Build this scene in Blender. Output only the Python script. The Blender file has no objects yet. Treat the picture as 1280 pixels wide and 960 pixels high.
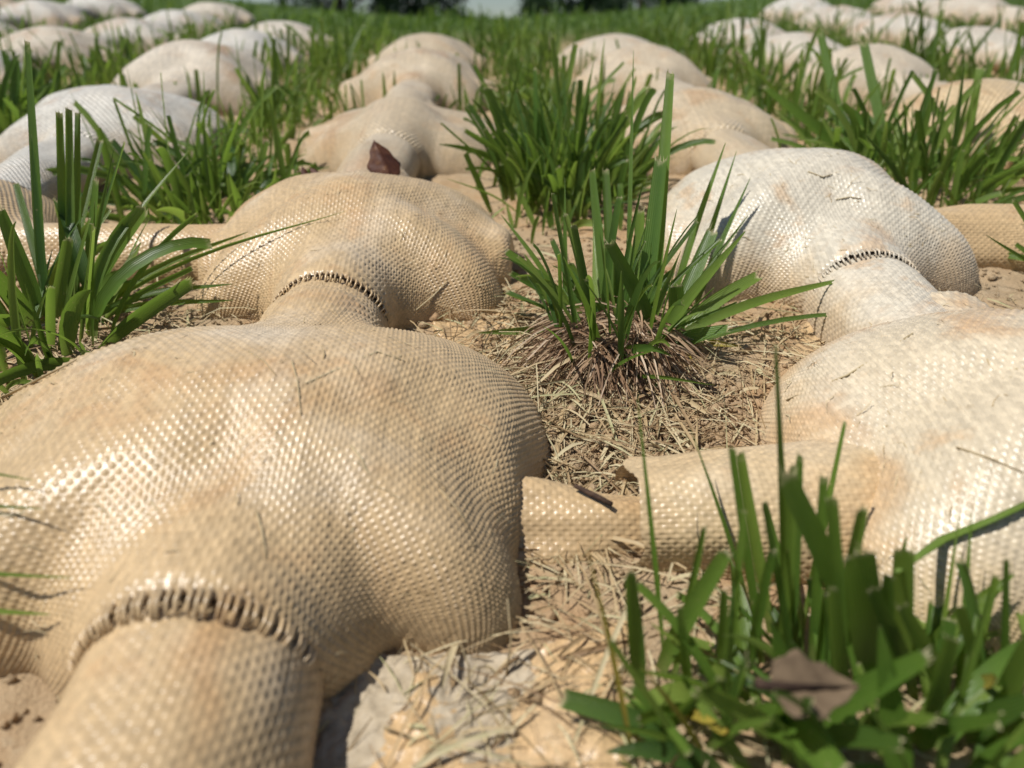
import bpy, math, random
import numpy as np
from mathutils import Matrix, Vector

# ------------------------------------------------------------------ frame
# lengths are worked out in units of the camera's height over the mat (H = 1)
# in a frame that lies on the slope: X across, D up the slope, N off the slope
S = 0.125                      # metres per unit
ALPHA = math.radians(9.0)      # slope of the bank under the camera
PITCH = math.radians(31.1)     # camera pitch against the bank
YAW = math.radians(1.79)
F = 1005.0                     # focal length in px of a 1280 px wide picture
KC = 0.00315                   # the bank rounds over to a crest
PX, PD = 1.60, 1.54            # spacing of the pillows
X0, D0 = -0.48, 1.255
rng = np.random.default_rng(7)
random.seed(7)
ca, sa = math.cos(ALPHA), math.sin(ALPHA)

def W(X, D, N):
    X, D, N = np.asarray(X, float), np.asarray(D, float), np.asarray(N, float)
    return S * np.stack(np.broadcast_arrays(X, D * ca - N * sa, D * sa + N * ca), -1)

def surf(X, D):
    X, D = np.asarray(X, float), np.asarray(D, float)
    far = np.clip(D / 17.8, 0, 1) ** 2
    lat = X * X / (1 + X * X / 120.0)
    return -KC * np.where(D < 100, D * D, 10000 + (D - 100) * 200) + 0.016 * far * lat * np.clip(1.6 - D / 60, 0, 1)

C_R = np.array([math.cos(YAW), -math.sin(YAW), 0.0])
_fh = np.array([math.sin(YAW), math.cos(YAW), 0.0]); _n = np.array([0, 0, 1.0])
C_F = _fh * math.cos(PITCH) - _n * math.sin(PITCH)
C_U = _fh * math.sin(PITCH) + _n * math.cos(PITCH)

def ray(px, py):
    return C_F + C_R * (px - 640) / F - C_U * (py - 480) / F

def at_depth(px, py, zc):
    """slope-frame point at camera depth zc"""
    return np.array([0, 0, 1.0]) + ray(px, py) * zc

def on_ground(px, py, off=-0.13):
    r = ray(px, py); t = 1.0
    for _ in range(40):
        p = np.array([0, 0, 1.0]) + r * t
        g = p[2] - (float(surf(p[0], p[1])) + off)
        t += g / max(0.15, -r[2] * 1.0)
    return np.array([0, 0, 1.0]) + r * t

def depth_of(p):
    return float(np.dot(np.asarray(p) - np.array([0, 0, 1.0]), C_F))

# ------------------------------------------------------------------ camera, sky, sun
sc = bpy.context.scene
C = sc.collection
cam_d = bpy.data.cameras.new('camera')
cam = bpy.data.objects.new('camera', cam_d); C.objects.link(cam); sc.camera = cam
cam_d.sensor_width = 36.0
cam_d.lens = 36.0 * F / 1280.0
cam_d.clip_start = 0.005; cam_d.clip_end = 3000.0
M = Matrix.Rotation(ALPHA, 4, 'X') @ Matrix.Rotation(-YAW, 4, 'Z') @ Matrix.Rotation(math.pi / 2 - PITCH, 4, 'X')
M.translation = Vector(W(0, 0, 1.0).tolist())
cam.matrix_world = M
cam_d.dof.use_dof = True
cam_d.dof.focus_distance = 2.05 * S
cam_d.dof.aperture_fstop = 12.0
cam_d.dof.aperture_blades = 0

SUN_EL, SUN_AZ = math.radians(61), math.radians(-112)   # azimuth from +Y (the view), clockwise positive
sun_dir = Vector((math.cos(SUN_EL) * math.sin(SUN_AZ), math.cos(SUN_EL) * math.cos(SUN_AZ), math.sin(SUN_EL)))
world = bpy.data.worlds.new('World'); sc.world = world; world.use_nodes = True
wn = world.node_tree.nodes; wl = world.node_tree.links; wn.clear()
sky = wn.new('ShaderNodeTexSky'); sky.sky_type = 'NISHITA'; sky.sun_disc = False
sky.sun_elevation = SUN_EL; sky.sun_rotation = SUN_AZ; sky.air_density = 1.0; sky.dust_density = 0.4; sky.ozone_density = 1.0
bg = wn.new('ShaderNodeBackground'); bg.inputs['Strength'].default_value = 0.062
wo = wn.new('ShaderNodeOutputWorld')
wl.new(sky.outputs[0], bg.inputs[0]); wl.new(bg.outputs[0], wo.inputs[0])
sl = bpy.data.lights.new('sun', 'SUN'); sl.energy = 5.0; sl.angle = math.radians(0.53); sl.color = (1.0, 0.97, 0.915)
so = bpy.data.objects.new('sun', sl); C.objects.link(so)
so.rotation_euler = sun_dir.to_track_quat('Z', 'Y').to_euler()
so.location = (0, 0, 5)
sc.view_settings.view_transform = 'Standard'; sc.view_settings.look = 'None'
sc.view_settings.exposure = 0.12; sc.view_settings.gamma = 1.0
sc.view_settings.use_curve_mapping = False
sc.render.engine = 'CYCLES'
sc.cycles.max_bounces = 5; sc.cycles.transparent_max_bounces = 8

# ------------------------------------------------------------------ materials
class NT:
    def __init__(s, name):
        s.m = bpy.data.materials.new(name); s.m.use_nodes = True
        s.t = s.m.node_tree; s.t.nodes.clear()
        s.out = s.n('ShaderNodeOutputMaterial')
    def n(s, typ, **kw):
        nd = s.t.nodes.new(typ)
        for k, v in kw.items(): setattr(nd, k, v)
        return nd
    def l(s, a, b): s.t.links.new(a, b)
    def put(s, sock, v):
        if hasattr(v, 'links') or isinstance(v, bpy.types.NodeSocket): s.l(v, sock)
        else: sock.default_value = v
    def math(s, op, a, b=None, clamp=False):
        nd = s.n('ShaderNodeMath', operation=op); nd.use_clamp = clamp
        s.put(nd.inputs[0], a)
        if b is not None: s.put(nd.inputs[1], b)
        return nd.outputs[0]
    def mix(s, f, a, b, mode='MIX'):
        nd = s.n('ShaderNodeMix', data_type='RGBA', blend_type=mode)
        s.put(nd.inputs[0], f); s.put(nd.inputs[6], a); s.put(nd.inputs[7], b)
        return nd.outputs[2]
    def noise(s, vec, scale, detail=3.0, rough=0.55, dist=0.0):
        nd = s.n('ShaderNodeTexNoise'); nd.inputs['Scale'].default_value = scale
        nd.inputs['Detail'].default_value = detail; nd.inputs['Roughness'].default_value = rough
        nd.inputs['Distortion'].default_value = dist
        if vec is not None: s.l(vec, nd.inputs['Vector'])
        return nd.outputs[0]
    def ramp(s, f, stops):
        nd = s.n('ShaderNodeValToRGB'); s.l(f, nd.inputs[0])
        e = nd.color_ramp.elements
        while len(e) < len(stops): e.new(0.5)
        for k, (p, c) in enumerate(stops):
            e[k].position = p; e[k].color = c if len(c) == 4 else (*c, 1)
        return nd.outputs[0]
    def step(s, f, lo, hi):
        nd = s.n('ShaderNodeMapRange', interpolation_type='SMOOTHSTEP'); s.l(f, nd.inputs[0])
        nd.inputs[1].default_value = lo; nd.inputs[2].default_value = hi
        return nd.outputs[0]

def rgb(r, g, b): return (r, g, b, 1.0)

def fabric(name, bump, gain=1.0):
    t = NT(name)
    oi = t.n('ShaderNodeObjectInfo'); geo = t.n('ShaderNodeNewGeometry'); uv = t.n('ShaderNodeUVMap')
    P = geo.outputs['Position']
    base = oi.outputs['Color']
    # pale, sun-bleached drifts
    n1 = t.noise(P, 14 / (S * 8), 4, .6)
    bleach = t.step(n1, .50, .72)
    pale = t.mix(.55, base, rgb(.60, .52, .41))
    col = t.mix(bleach, base, pale)
    # rusty clay stains
    n2 = t.noise(P, 16, 5, .62, .6)
    st = t.math('MULTIPLY', t.step(n2, .52, .68), .60)
    col = t.mix(st, col, rgb(.40, .22, .090))
    n2b = t.noise(P, 46, 4, .62, .3)
    st2 = t.math('MULTIPLY', t.step(n2b, .56, .70), .50)
    col = t.mix(st2, col, rgb(.44, .27, .13))
    # dusty grey dirt with a speckle
    n3 = t.noise(P, 260, 4, .7)
    col = t.mix(t.math('MULTIPLY', t.step(n3, .58, .74), .30), col, rgb(.34, .24, .13))
    # clay splashed onto the foot of each pillow
    tc = t.n('ShaderNodeTexCoord'); sep = t.n('ShaderNodeSeparateXYZ'); t.l(tc.outputs['Object'], sep.inputs[0])
    foot = t.math('ADD', sep.outputs[2], t.math('MULTIPLY', t.math('SUBTRACT', n2b, .5), .35))
    col = t.mix(t.math('MULTIPLY', t.math('SUBTRACT', 1.0, t.step(foot, .06, .26)), .62), col, rgb(.47, .32, .165))
    # every yarn its own tone
    su = t.n('ShaderNodeSeparateXYZ'); t.l(uv.outputs[0], su.inputs[0])
    cm = t.n('ShaderNodeCombineXYZ')
    t.l(t.math('FLOOR', t.math('MULTIPLY', su.outputs[0], 2.0)), cm.inputs[0])
    wnz = t.n('ShaderNodeTexWhiteNoise'); t.l(cm.outputs[0], wnz.inputs[0])
    cm2 = t.n('ShaderNodeCombineXYZ')
    t.l(t.math('ROUND', t.math('MULTIPLY', su.outputs[0], 2.0)), cm2.inputs[0])
    t.l(t.math('ROUND', t.math('MULTIPLY', su.outputs[1], 2.0)), cm2.inputs[1])
    wn2 = t.n('ShaderNodeTexWhiteNoise'); t.l(cm2.outputs[0], wn2.inputs[0])
    var = t.math('ADD', t.math('MULTIPLY', wnz.outputs[0], .14), t.math('MULTIPLY', wn2.outputs[0], .24))
    var = t.math('ADD', var, .81 * gain)
    vc = t.n('ShaderNodeCombineColor'); [t.l(var, vc.inputs[k]) for k in range(3)]
    col = t.mix(1.0, col, vc.outputs[0], 'MULTIPLY')
    b = t.n('ShaderNodeBsdfPrincipled'); t.l(col, b.inputs['Base Color'])
    rn = t.math('ADD', t.math('MULTIPLY', n3, .24), .21)
    t.l(rn, b.inputs['Roughness']); b.inputs['Specular IOR Level'].default_value = .5
    b.inputs['Sheen Weight'].default_value = .12; b.inputs['Sheen Roughness'].default_value = .5
    fine = t.noise(P, 1500 if not bump else 700, 3, .7)
    bn = t.n('ShaderNodeBump'); bn.inputs['Strength'].default_value = .2; bn.inputs['Distance'].default_value = .0003
    if bump:
        a = t.math('COSINE', t.math('MULTIPLY', su.outputs[0], 2 * math.pi))
        c = t.math('COSINE', t.math('MULTIPLY', su.outputs[1], 2 * math.pi))
        h = t.math('POWER', t.math('ADD', t.math('MULTIPLY', t.math('MULTIPLY', a, c), .5), .5), .7)
        h = t.math('ADD', h, t.math('MULTIPLY', fine, .4))
        t.l(h, bn.inputs['Height']); bn.inputs['Strength'].default_value = .8; bn.inputs['Distance'].default_value = .0011
    else:
        t.l(fine, bn.inputs['Height'])
    t.l(bn.outputs[0], b.inputs['Normal'])
    t.l(b.outputs[0], t.out.inputs[0])
    return t.m

def leaf_mat(name, dark, mid, light, tip, trans=.35, rough=.38, vein=9.0):
    t = NT(name)
    at = t.n('ShaderNodeAttribute', attribute_name='rnd'); uv = t.n('ShaderNodeUVMap')
    geo = t.n('ShaderNodeNewGeometry')
    su = t.n('ShaderNodeSeparateXYZ'); t.l(uv.outputs[0], su.inputs[0])
    r = at.outputs['Fac']
    n = t.noise(geo.outputs['Position'], 90, 3, .6)
    col = t.ramp(t.math('ADD', t.math('MULTIPLY', r, .75), t.math('MULTIPLY', n, .25)), [(.08, dark), (.5, mid), (.9, light)])
    # ribs along the blade
    rib = t.math('ADD', t.math('MULTIPLY', t.math('COSINE', t.math('MULTIPLY', su.outputs[0], 2 * math.pi * vein)), .5), .5)
    col = t.mix(t.math('MULTIPLY', rib, .14), col, light if not isinstance(light, float) else mid)
    # dried, ragged cut end and pale sheath
    n2 = t.noise(geo.outputs['Position'], 420, 3, .7)
    e = t.math('ADD', su.outputs[1], t.math('MULTIPLY', t.math('SUBTRACT', n2, .5), .14))
    col = t.mix(t.math('MULTIPLY', t.step(e, .965, 1.03), .85), col, tip)
    col = t.mix(t.math('MULTIPLY', t.math('SUBTRACT', 1.0, t.step(e, .02, .18)), .5), col, (.30, .32, .12, 1))
    # brown flecks
    n4 = t.noise(geo.outputs['Position'], 700, 2, .5)
    col = t.mix(t.math('MULTIPLY', t.step(n4, .70, .76), .5), col, rgb(.42, .36, .18))
    b = t.n('ShaderNodeBsdfPrincipled'); t.l(col, b.inputs['Base Color'])
    b.inputs['Roughness'].default_value = rough; b.inputs['Specular IOR Level'].default_value = .55
    bn = t.n('ShaderNodeBump'); bn.inputs['Strength'].default_value = .5; bn.inputs['Distance'].default_value = .00025
    t.l(t.math('ADD', rib, t.math('MULTIPLY', n2, .8)), bn.inputs['Height']); t.l(bn.outputs[0], b.inputs['Normal'])
    tr = t.n('ShaderNodeBsdfTranslucent')
    t.l(t.mix(.5, col, rgb(.25, .37, .04), 'MIX'), tr.inputs[0])
    mx = t.n('ShaderNodeMixShader'); mx.inputs[0].default_value = trans
    t.l(b.outputs[0], mx.inputs[1]); t.l(tr.outputs[0], mx.inputs[2]); t.l(mx.outputs[0], t.out.inputs[0])
    return t.m

def ground_mat():
    t = NT('sandy_clay')
    geo = t.n('ShaderNodeNewGeometry'); P = geo.outputs['Position']
    n1 = t.noise(P, 22, 5, .6); n2 = t.noise(P, 160, 5, .65); n3 = t.noise(P, 900, 4, .7)
    col = t.ramp(n1, [(.30, rgb(.36, .27, .17)), (.48, rgb(.40, .285, .17)), (.62, rgb(.41, .26, .14)), (.75, rgb(.37, .30, .21))])
    col = t.mix(t.math('MULTIPLY', t.step(n2, .5, .7), .5), col, rgb(.50, .40, .27))
    col = t.mix(t.math('MULTIPLY', t.step(n3, .55, .72), .5), col, rgb(.20, .13, .07))
    # grass and moss take over beyond the mat
    sep = t.n('ShaderNodeSeparateXYZ'); t.l(P, sep.inputs[0])
    far = t.step(sep.outputs[1], 0.75, 1.6)
    green = t.mix(n2, rgb(.035, .075, .018), rgb(.10, .14, .04))
    col = t.mix(far, col, green)
    b = t.n('ShaderNodeBsdfPrincipled'); t.l(col, b.inputs['Base Color']); b.inputs['Roughness'].default_value = .95
    b.inputs['Specular IOR Level'].default_value = .15
    bn = t.n('ShaderNodeBump'); bn.inputs['Strength'].default_value = .9; bn.inputs['Distance'].default_value = .0012
    t.l(t.math('ADD', n3, t.math('MULTIPLY', n2, 1.2)), bn.inputs['Height']); t.l(bn.outputs[0], b.inputs['Normal'])
    t.l(b.outputs[0], t.out.inputs[0]); return t.m

def plain(name, stops, scale=120, rough=.8, bump=.4, dist=.0005, spec=.2, attr=False, trans=0.0):
    t = NT(name); geo = t.n('ShaderNodeNewGeometry')
    n = t.noise(geo.outputs['Position'], scale, 4, .65)
    f = n
    if attr:
        at = t.n('ShaderNodeAttribute', attribute_name='rnd')
        f = t.math('ADD', t.math('MULTIPLY', n, .3), t.math('MULTIPLY', at.outputs['Fac'], .7))
    col = t.ramp(f, stops)
    b = t.n('ShaderNodeBsdfPrincipled'); t.l(col, b.inputs['Base Color']); b.inputs['Roughness'].default_value = rough
    b.inputs['Specular IOR Level'].default_value = spec
    bn = t.n('ShaderNodeBump'); bn.inputs['Strength'].default_value = bump; bn.inputs['Distance'].default_value = dist
    t.l(n, bn.inputs['Height']); t.l(bn.outputs[0], b.inputs['Normal'])
    if trans:
        tr = t.n('ShaderNodeBsdfTranslucent'); t.l(col, tr.inputs[0])
        mx = t.n('ShaderNodeMixShader'); mx.inputs[0].default_value = trans
        t.l(b.outputs[0], mx.inputs[1]); t.l(tr.outputs[0], mx.inputs[2]); t.l(mx.outputs[0], t.out.inputs[0])
    else: t.l(b.outputs[0], t.out.inputs[0])
    return t.m

M_FAB = fabric('woven_fabric', False)
M_FABF = fabric('woven_fabric_distant', True, 1.0)
M_GRASS = leaf_mat('grass_blade', rgb(.030, .085, .022), rgb(.095, .190, .026), rgb(.24, .33, .065), rgb(.57, .50, .30), .50, .36)
M_YEL = leaf_mat('yellowing_blade', rgb(.34, .27, .06), rgb(.48, .37, .06), rgb(.52, .44, .16), rgb(.40, .18, .04))
M_SOIL = ground_mat()
M_STRAW = plain('straw', [(.1, rgb(.20, .12, .06)), (.4, rgb(.40, .29, .155)), (.7, rgb(.50, .42, .26)), (.95, rgb(.30, .31, .14))], 300, .6, .3, .0003, .35, True, .15)
M_THATCH = plain('thatch', [(.1, rgb(.12, .065, .035)), (.4, rgb(.28, .17, .095)), (.7, rgb(.40, .28, .17)), (.95, rgb(.58, .47, .36))], 300, .65, .3, .0003, .3, True, .1)
M_LEAF = plain('dead_leaf', [(.3, rgb(.040, .014, .009)), (.55, rgb(.080, .028, .015)), (.75, rgb(.15, .065, .025))], 160, .6, .6, .0006, .3, False, .1)
M_LEAFB = plain('brown_leaf', [(.3, rgb(.11, .075, .045)), (.6, rgb(.20, .14, .085))], 120, .7, .6, .0006, .25, False, .2)
M_TWIG = plain('twig_bark', [(.3, rgb(.025, .015, .012)), (.7, rgb(.075, .045, .03))], 400, .85, .8, .0005)
M_MUD = plain('dry_grey_mud', [(.3, rgb(.31, .25, .17)), (.55, rgb(.41, .34, .245)), (.75, rgb(.47, .40, .30))], 240, .95, .9, .0012)
M_BARK = plain('bark', [(.3, rgb(.05, .04, .03)), (.7, rgb(.12, .09, .07))], 6, .9, .8, .02)
M_CROWN = plain('tree_leaves', [(.2, rgb(.012, .03, .012)), (.5, rgb(.025, .055, .02)), (.85, rgb(.05, .09, .03))], 2, .6, .2, .002, .3, True, .25)

# ------------------------------------------------------------------ mesh helpers
def mesh_np(name, verts, quads, mat, uv=None, rnd=None, tris=None, smooth=True):
    me = bpy.data.meshes.new(name)
    verts = np.asarray(verts, np.float32).reshape(-1, 3)
    quads = np.asarray(quads, np.int32).reshape(-1, 4)
    nt = 0 if tris is None else len(tris)
    nl = quads.size + nt * 3
    me.vertices.add(len(verts)); me.vertices.foreach_set('co', verts.ravel())
    me.loops.add(nl); me.polygons.add(len(quads) + nt)
    loops = quads.ravel() if not nt else np.concatenate([quads.ravel(), np.asarray(tris, np.int32).ravel()])
    me.loops.foreach_set('vertex_index', loops)
    ls = np.arange(len(quads), dtype=np.int32) * 4
    if nt: ls = np.concatenate([ls, quads.size + np.arange(nt, dtype=np.int32) * 3])
    me.polygons.foreach_set('loop_start', ls)
    if smooth: me.polygons.foreach_set('use_smooth', np.ones(len(ls), bool))
    me.update(calc_edges=True)
    if uv is not None:
        ul = me.uv_layers.new(name='UVMap')
        ul.data.foreach_set('uv', np.asarray(uv, np.float32).reshape(-1, 2)[loops].ravel())
    if rnd is not None:
        a = me.attributes.new('rnd', 'FLOAT', 'POINT'); a.data.foreach_set('value', np.asarray(rnd, np.float32).ravel())
    me.materials.append(mat)
    return me

def obj(name, me, parent=None, loc=None, color=None):
    o = bpy.data.objects.new(name, me); C.objects.link(o)
    if parent is not None: o.parent = parent
    if loc is not None: o.location = Vector([float(v) for v in loc])
    if color is not None: o.color = color
    return o

def tag(o, label=None, cat=None, group=None, kind=None):
    if label: o['label'] = label
    if cat: o['category'] = cat
    if group: o['group'] = group
    if kind: o['kind'] = kind
    return o

def grid_quads(nu, nv):
    i = np.arange(nv - 1)[:, None] * nu + np.arange(nu - 1)[None, :]
    return np.stack([i, i + 1, i + nu + 1, i + nu], -1).reshape(-1, 4)

def vnoise(x, y, seed=0):
    """smooth value noise"""
    x = np.asarray(x, float); y = np.asarray(y, float)
    xi = np.floor(x).astype(np.int64); yi = np.floor(y).astype(np.int64)
    fx = x - xi; fy = y - yi; fx = fx * fx * (3 - 2 * fx); fy = fy * fy * (3 - 2 * fy)
    def h(a, b):
        v = (a * 374761393 + b * 668265263 + seed * 974634541) & 0xffffffff
        v = ((v ^ (v >> 13)) * 1274126177) & 0xffffffff
        return ((v ^ (v >> 16)) & 0xffff) / 65535.0
    return (h(xi, yi) * (1 - fx) + h(xi + 1, yi) * fx) * (1 - fy) + (h(xi, yi + 1) * (1 - fx) + h(xi + 1, yi + 1) * fx) * fy

def tube(pts, rad, n=6, flat=1.0):
    pts = np.asarray(pts, float); k = len(pts); rad = np.broadcast_to(np.asarray(rad, float), (k,))
    tg = np.gradient(pts, axis=0); tg /= np.linalg.norm(tg, axis=1)[:, None] + 1e-12
    ref = np.array([0.31, 0.2, 0.93]); a = np.cross(tg, ref); a /= np.linalg.norm(a, axis=1)[:, None] + 1e-12
    b = np.cross(tg, a)
    th = np.linspace(0, 2 * np.pi, n, endpoint=False)
    v = pts[:, None] + rad[:, None, None] * (np.cos(th)[None, :, None] * a[:, None] + flat * np.sin(th)[None, :, None] * b[:, None])
    q = []
    for i in range(k - 1):
        for j in range(n):
            q.append((i * n + j, i * n + (j + 1) % n, (i + 1) * n + (j + 1) % n, (i + 1) * n + j))
    v = v.reshape(-1, 3)
    tr = [(0, j + 1, j) for j in range(1, n - 1)] + [((k - 1) * n, (k - 1) * n + j, (k - 1) * n + j + 1) for j in range(1, n - 1)]
    return v, np.array(q), np.array(tr)

# ------------------------------------------------------------------ ground
def pillow_xy(c, r):
    return X0 + c * PX, D0 + r * PD

NODES = {}          # tussock mounds: (X, D, height, radius)
MOUNDS = [(0.33, 1.95, .085, .24), (-1.27, 2.0, .06, .3), (0.36, 3.55, .05, .3), (1.95, 3.5, .05, .3), (.50, .62, .05, .3)]

def ground_n(X, D):
    X = np.asarray(X, float); D = np.asarray(D, float)
    n = surf(X, D) - 0.105
    near = np.clip(1.6 - np.abs(D) / 14, 0, 1)
    n = n + near * (.035 * (vnoise(X * 3.1, D * 3.1, 1) - .5) + .02 * (vnoise(X * 9, D * 9, 2) - .5) + .010 * (vnoise(X * 27, D * 27, 3) - .5) + .006 * (vnoise(X * 60, D * 60, 5) - .5))
    for (mx, md, mh, mr) in MOUNDS:
        n = n + mh * np.exp(-((X - mx) ** 2 + (D - md) ** 2) / (2 * (mr * .55) ** 2)) * (.8 + .4 * vnoise(X * 14, D * 14, 4))
    return n

def axis(dense_lo, dense_hi, step, lo, hi, g=1.16):
    a = list(np.arange(dense_lo, dense_hi, step)); s = step; x = dense_hi
    while x < hi: a.append(x); s *= g; x += s
    a.append(hi); s = step; x = dense_lo - step; b = []
    while x > lo: b.append(x); s *= g; x -= s
    b.append(lo)
    return np.array(b[::-1] + a)
xs = axis(-1.6, 2.2, .018, -7000, 7000); ds = axis(0.1, 3.4, .018, -40, 9000)
gx, gd = np.meshgrid(xs, ds)
gp = W(gx, gd, ground_n(gx, gd))
gp[..., 2] = np.maximum(gp[..., 2], -2.4 - 0.0005 * np.abs(gp[..., 1]))
ground = obj('ground', mesh_np('ground', gp, grid_quads(len(xs), len(ds)), M_SOIL))
tag(ground, 'bare sandy clay ground between and beyond the fabric pillows', kind='structure')

# ------------------------------------------------------------------ fabric pillows
def ell(p, c, r):
    q = (p - np.array(c)); r = np.array(r)
    k0 = np.linalg.norm(q / r, axis=-1); k1 = np.linalg.norm(q / (r * r), axis=-1) + 1e-9
    return k0 * (k0 - 1) / k1

def smin(a, b, k):
    h = np.clip(.5 + .5 * (b - a) / k, 0, 1)
    return b * (1 - h) + a * h - k * h * (1 - h)

def neck(p, ax, sgn, end, r, z):
    y = p[..., ax] * sgn; o = p[..., 1 - ax]; zz = p[..., 2] - z
    rad = np.sqrt(o * o + (zz * 1.0) ** 2) - r
    dy = np.maximum(y - end, -y)
    rd = .03
    a = rad + rd; b = dy + rd
    return np.minimum(np.maximum(a, b), 0) + np.sqrt(np.maximum(a, 0) ** 2 + np.maximum(b, 0) ** 2) - rd

DEF = dict(hx=.50, hy=.52, t=.36, e=3.0, neck=.176, nz=.080, end=.50, k=.065, wob=.011, pinch=.34, px=.26, yo=.10, cp=2.6, lp=.85, lob=.05, arm=.52, gd=.08, gw=.62, fl=.08)

def pillow_shape(M_, seed, **kw):
    q = dict(DEF); q.update(kw)
    s = np.linspace(-1, 1, M_)
    U, V = np.meshgrid(np.sin(s * np.pi / 2 * .985), np.sin(s * np.pi / 2 * .985))
    # square to rounded square
    x = U * np.sqrt(1 - V * V * .30); y = V * np.sqrt(1 - U * U * .30)
    z = .62 * np.sqrt(np.clip((1 - U * U), 0, 1) * np.clip((1 - V * V), 0, 1)) + .01
    d = np.stack([x, y, z], -1); d /= np.linalg.norm(d, axis=-1)[..., None]
    hxl = q['hx']; hxr = q.get('hxr') or q['hx']; ef = q['e']; eb = q.get('eb') or q['e']; hyb = q['hy']; hyf = q.get('hyf') or q['hy'] * .92
    ph = seed * 1.7
    def R(dd):
        ax, ay, az = np.abs(dd[..., 0]) + 1e-6, np.abs(dd[..., 1]) + 1e-6, np.clip(dd[..., 2], 1e-6, 1)
        hy = np.where(dd[..., 1] < 0, hyf, hyb); hx = np.where(dd[..., 0] < 0, hxl, hxr)
        e = eb + (ef - eb) * np.clip(.5 - dd[..., 1] * 1.5, 0, 1)
        kxy = ((ax / hx) ** e + (ay / hy) ** e) ** (1 / e)
        R0 = 1.0 / (kxy ** 1.85 + (az / q['t']) ** 1.85) ** (1 / 1.85)
        th = np.arctan2(dd[..., 1] + q['yo'] * (1 - dd[..., 1] ** 2), dd[..., 0])
        c4 = np.cos(4 * th) * .5 + .5                  # 1 at the middle of each side
        lowm = np.clip(1 - az * 1.05, 0, 1) ** q['lp']
        pin = q['pinch'] * np.sin(th) ** 2 + q['px'] * np.cos(th) ** 2
        R0 = R0 * (1 - pin * c4 ** q['cp'] * lowm) * (1 + q['lob'] * (1 - c4) * lowm) * (1 + .035 * np.sin(th * 2 + ph) * lowm + .03 * np.sin(th * 3 + ph * 2) * lowm)
        for tg in (-.5 * np.pi + q['gw'], -.5 * np.pi - q['gw']):      # folds either side of the front neck
            R0 = R0 * (1 - q['gd'] * np.exp(-((th - tg) / .20) ** 2) * np.clip(1.0 - az * 1.28, 0, 1))
        return R0
    def f(p):
        ln = np.linalg.norm(p, axis=-1) + 1e-9
        a = (ln - R(p / ln[..., None])) * .75
        fl = np.clip((p[..., 1] + q['end']) / q['end'], 0, 1)
        nk = neck(p, 1, -1, q['end'], q['neck'] + q['fl'] * fl ** 1.3, q['nz'])
        bk = neck(p, 1, 1, q['end'] * 1.22, q['neck'] * .92, q['nz'] * .9)
        bk = np.minimum(bk, neck(p, 0, -1, q['arm'], q['neck'] * .72, q['nz'] * .35))
        bk = np.minimum(bk, neck(p, 0, 1, q['arm'], q['neck'] * .72, q['nz'] * .35))
        return smin(smin(a, bk, .13), nk, q['k'])
    o = np.array([0, 0, .0]); t = np.full(d.shape[:2], 1.2)
    for _ in range(70):
        t = t - np.clip(f(o + d * t[..., None]) * .7, -.02, .2)
        t = np.maximum(t, .05)
    for _ in range(2):
        tp = np.pad(t, 1, 'edge')
        t = .5 * t + .125 * (tp[:-2, 1:-1] + tp[2:, 1:-1] + tp[1:-1, :-2] + tp[1:-1, 2:])
    p = o + d * t[..., None]
    w = vnoise(p[..., 0] * 4 + 31 * seed, p[..., 1] * 4, seed) - .5 + .5 * (vnoise(p[..., 0] * 9, p[..., 1] * 9 + 17 * seed, seed + 3) - .5)
    p = p + d * (w * q['wob'] * 2)[..., None]
    # slack puckers
    wr = vnoise(p[..., 0] * 7 + 3 * seed, p[..., 1] * 19, seed + 8) + vnoise(p[..., 0] * 21, p[..., 1] * 8 + seed, seed + 9) - 1
    p = p + d * (wr * .0025)[..., None]
    p[..., 2] = np.maximum(p[..., 2], -.04)
    return p

def cubic(n_f, m):
    t = np.linspace(0, m - 1, n_f); i = np.clip(np.floor(t).astype(int), 0, m - 2); u = t - i
    Wm = np.zeros((n_f, m)); rows = np.arange(n_f)
    ws = [-.5 * u ** 3 + u ** 2 - .5 * u, 1.5 * u ** 3 - 2.5 * u ** 2 + 1, -1.5 * u ** 3 + 2 * u ** 2 + .5 * u, .5 * u ** 3 - .5 * u ** 2]
    for k in range(4): np.add.at(Wm, (rows, np.clip(i - 1 + k, 0, m - 1)), ws[k])
    return Wm

def weave(U, V, seed):
    """height of a plain weave of fat warp floats over thinner weft; U, V count pairs of yarns"""
    iu = np.round(U * 2); du = (U * 2 - iu) * 2           # -1 .. 1 across a warp yarn
    iv = np.round(V * 2); dv = (V * 2 - iv) * 2
    over = np.cos(2 * np.pi * V) * np.where(iu % 2 == 0, 1, -1)      # warp above (1) or below (-1)
    under = -np.cos(2 * np.pi * U) * np.where(iv % 2 == 0, 1, -1)    # weft the other way round
    warp = .62 * np.sqrt(np.clip(1 - du * du * .96, 0, 1)) + .34 * over
    weft = .40 * np.sqrt(np.clip(1 - dv * dv * .96, 0, 1)) + .26 * under
    h = np.maximum(np.maximum(warp, weft), .12)
    j = vnoise(iu * .73 + 7, iv * .61, seed)
    j2 = vnoise(iu * 1.37, V * .15, seed + 1); j3 = vnoise(U * .3, V * .3, seed + 2)
    return h * (.78 + .20 * j + .20 * j2 + .10 * j3)

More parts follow.
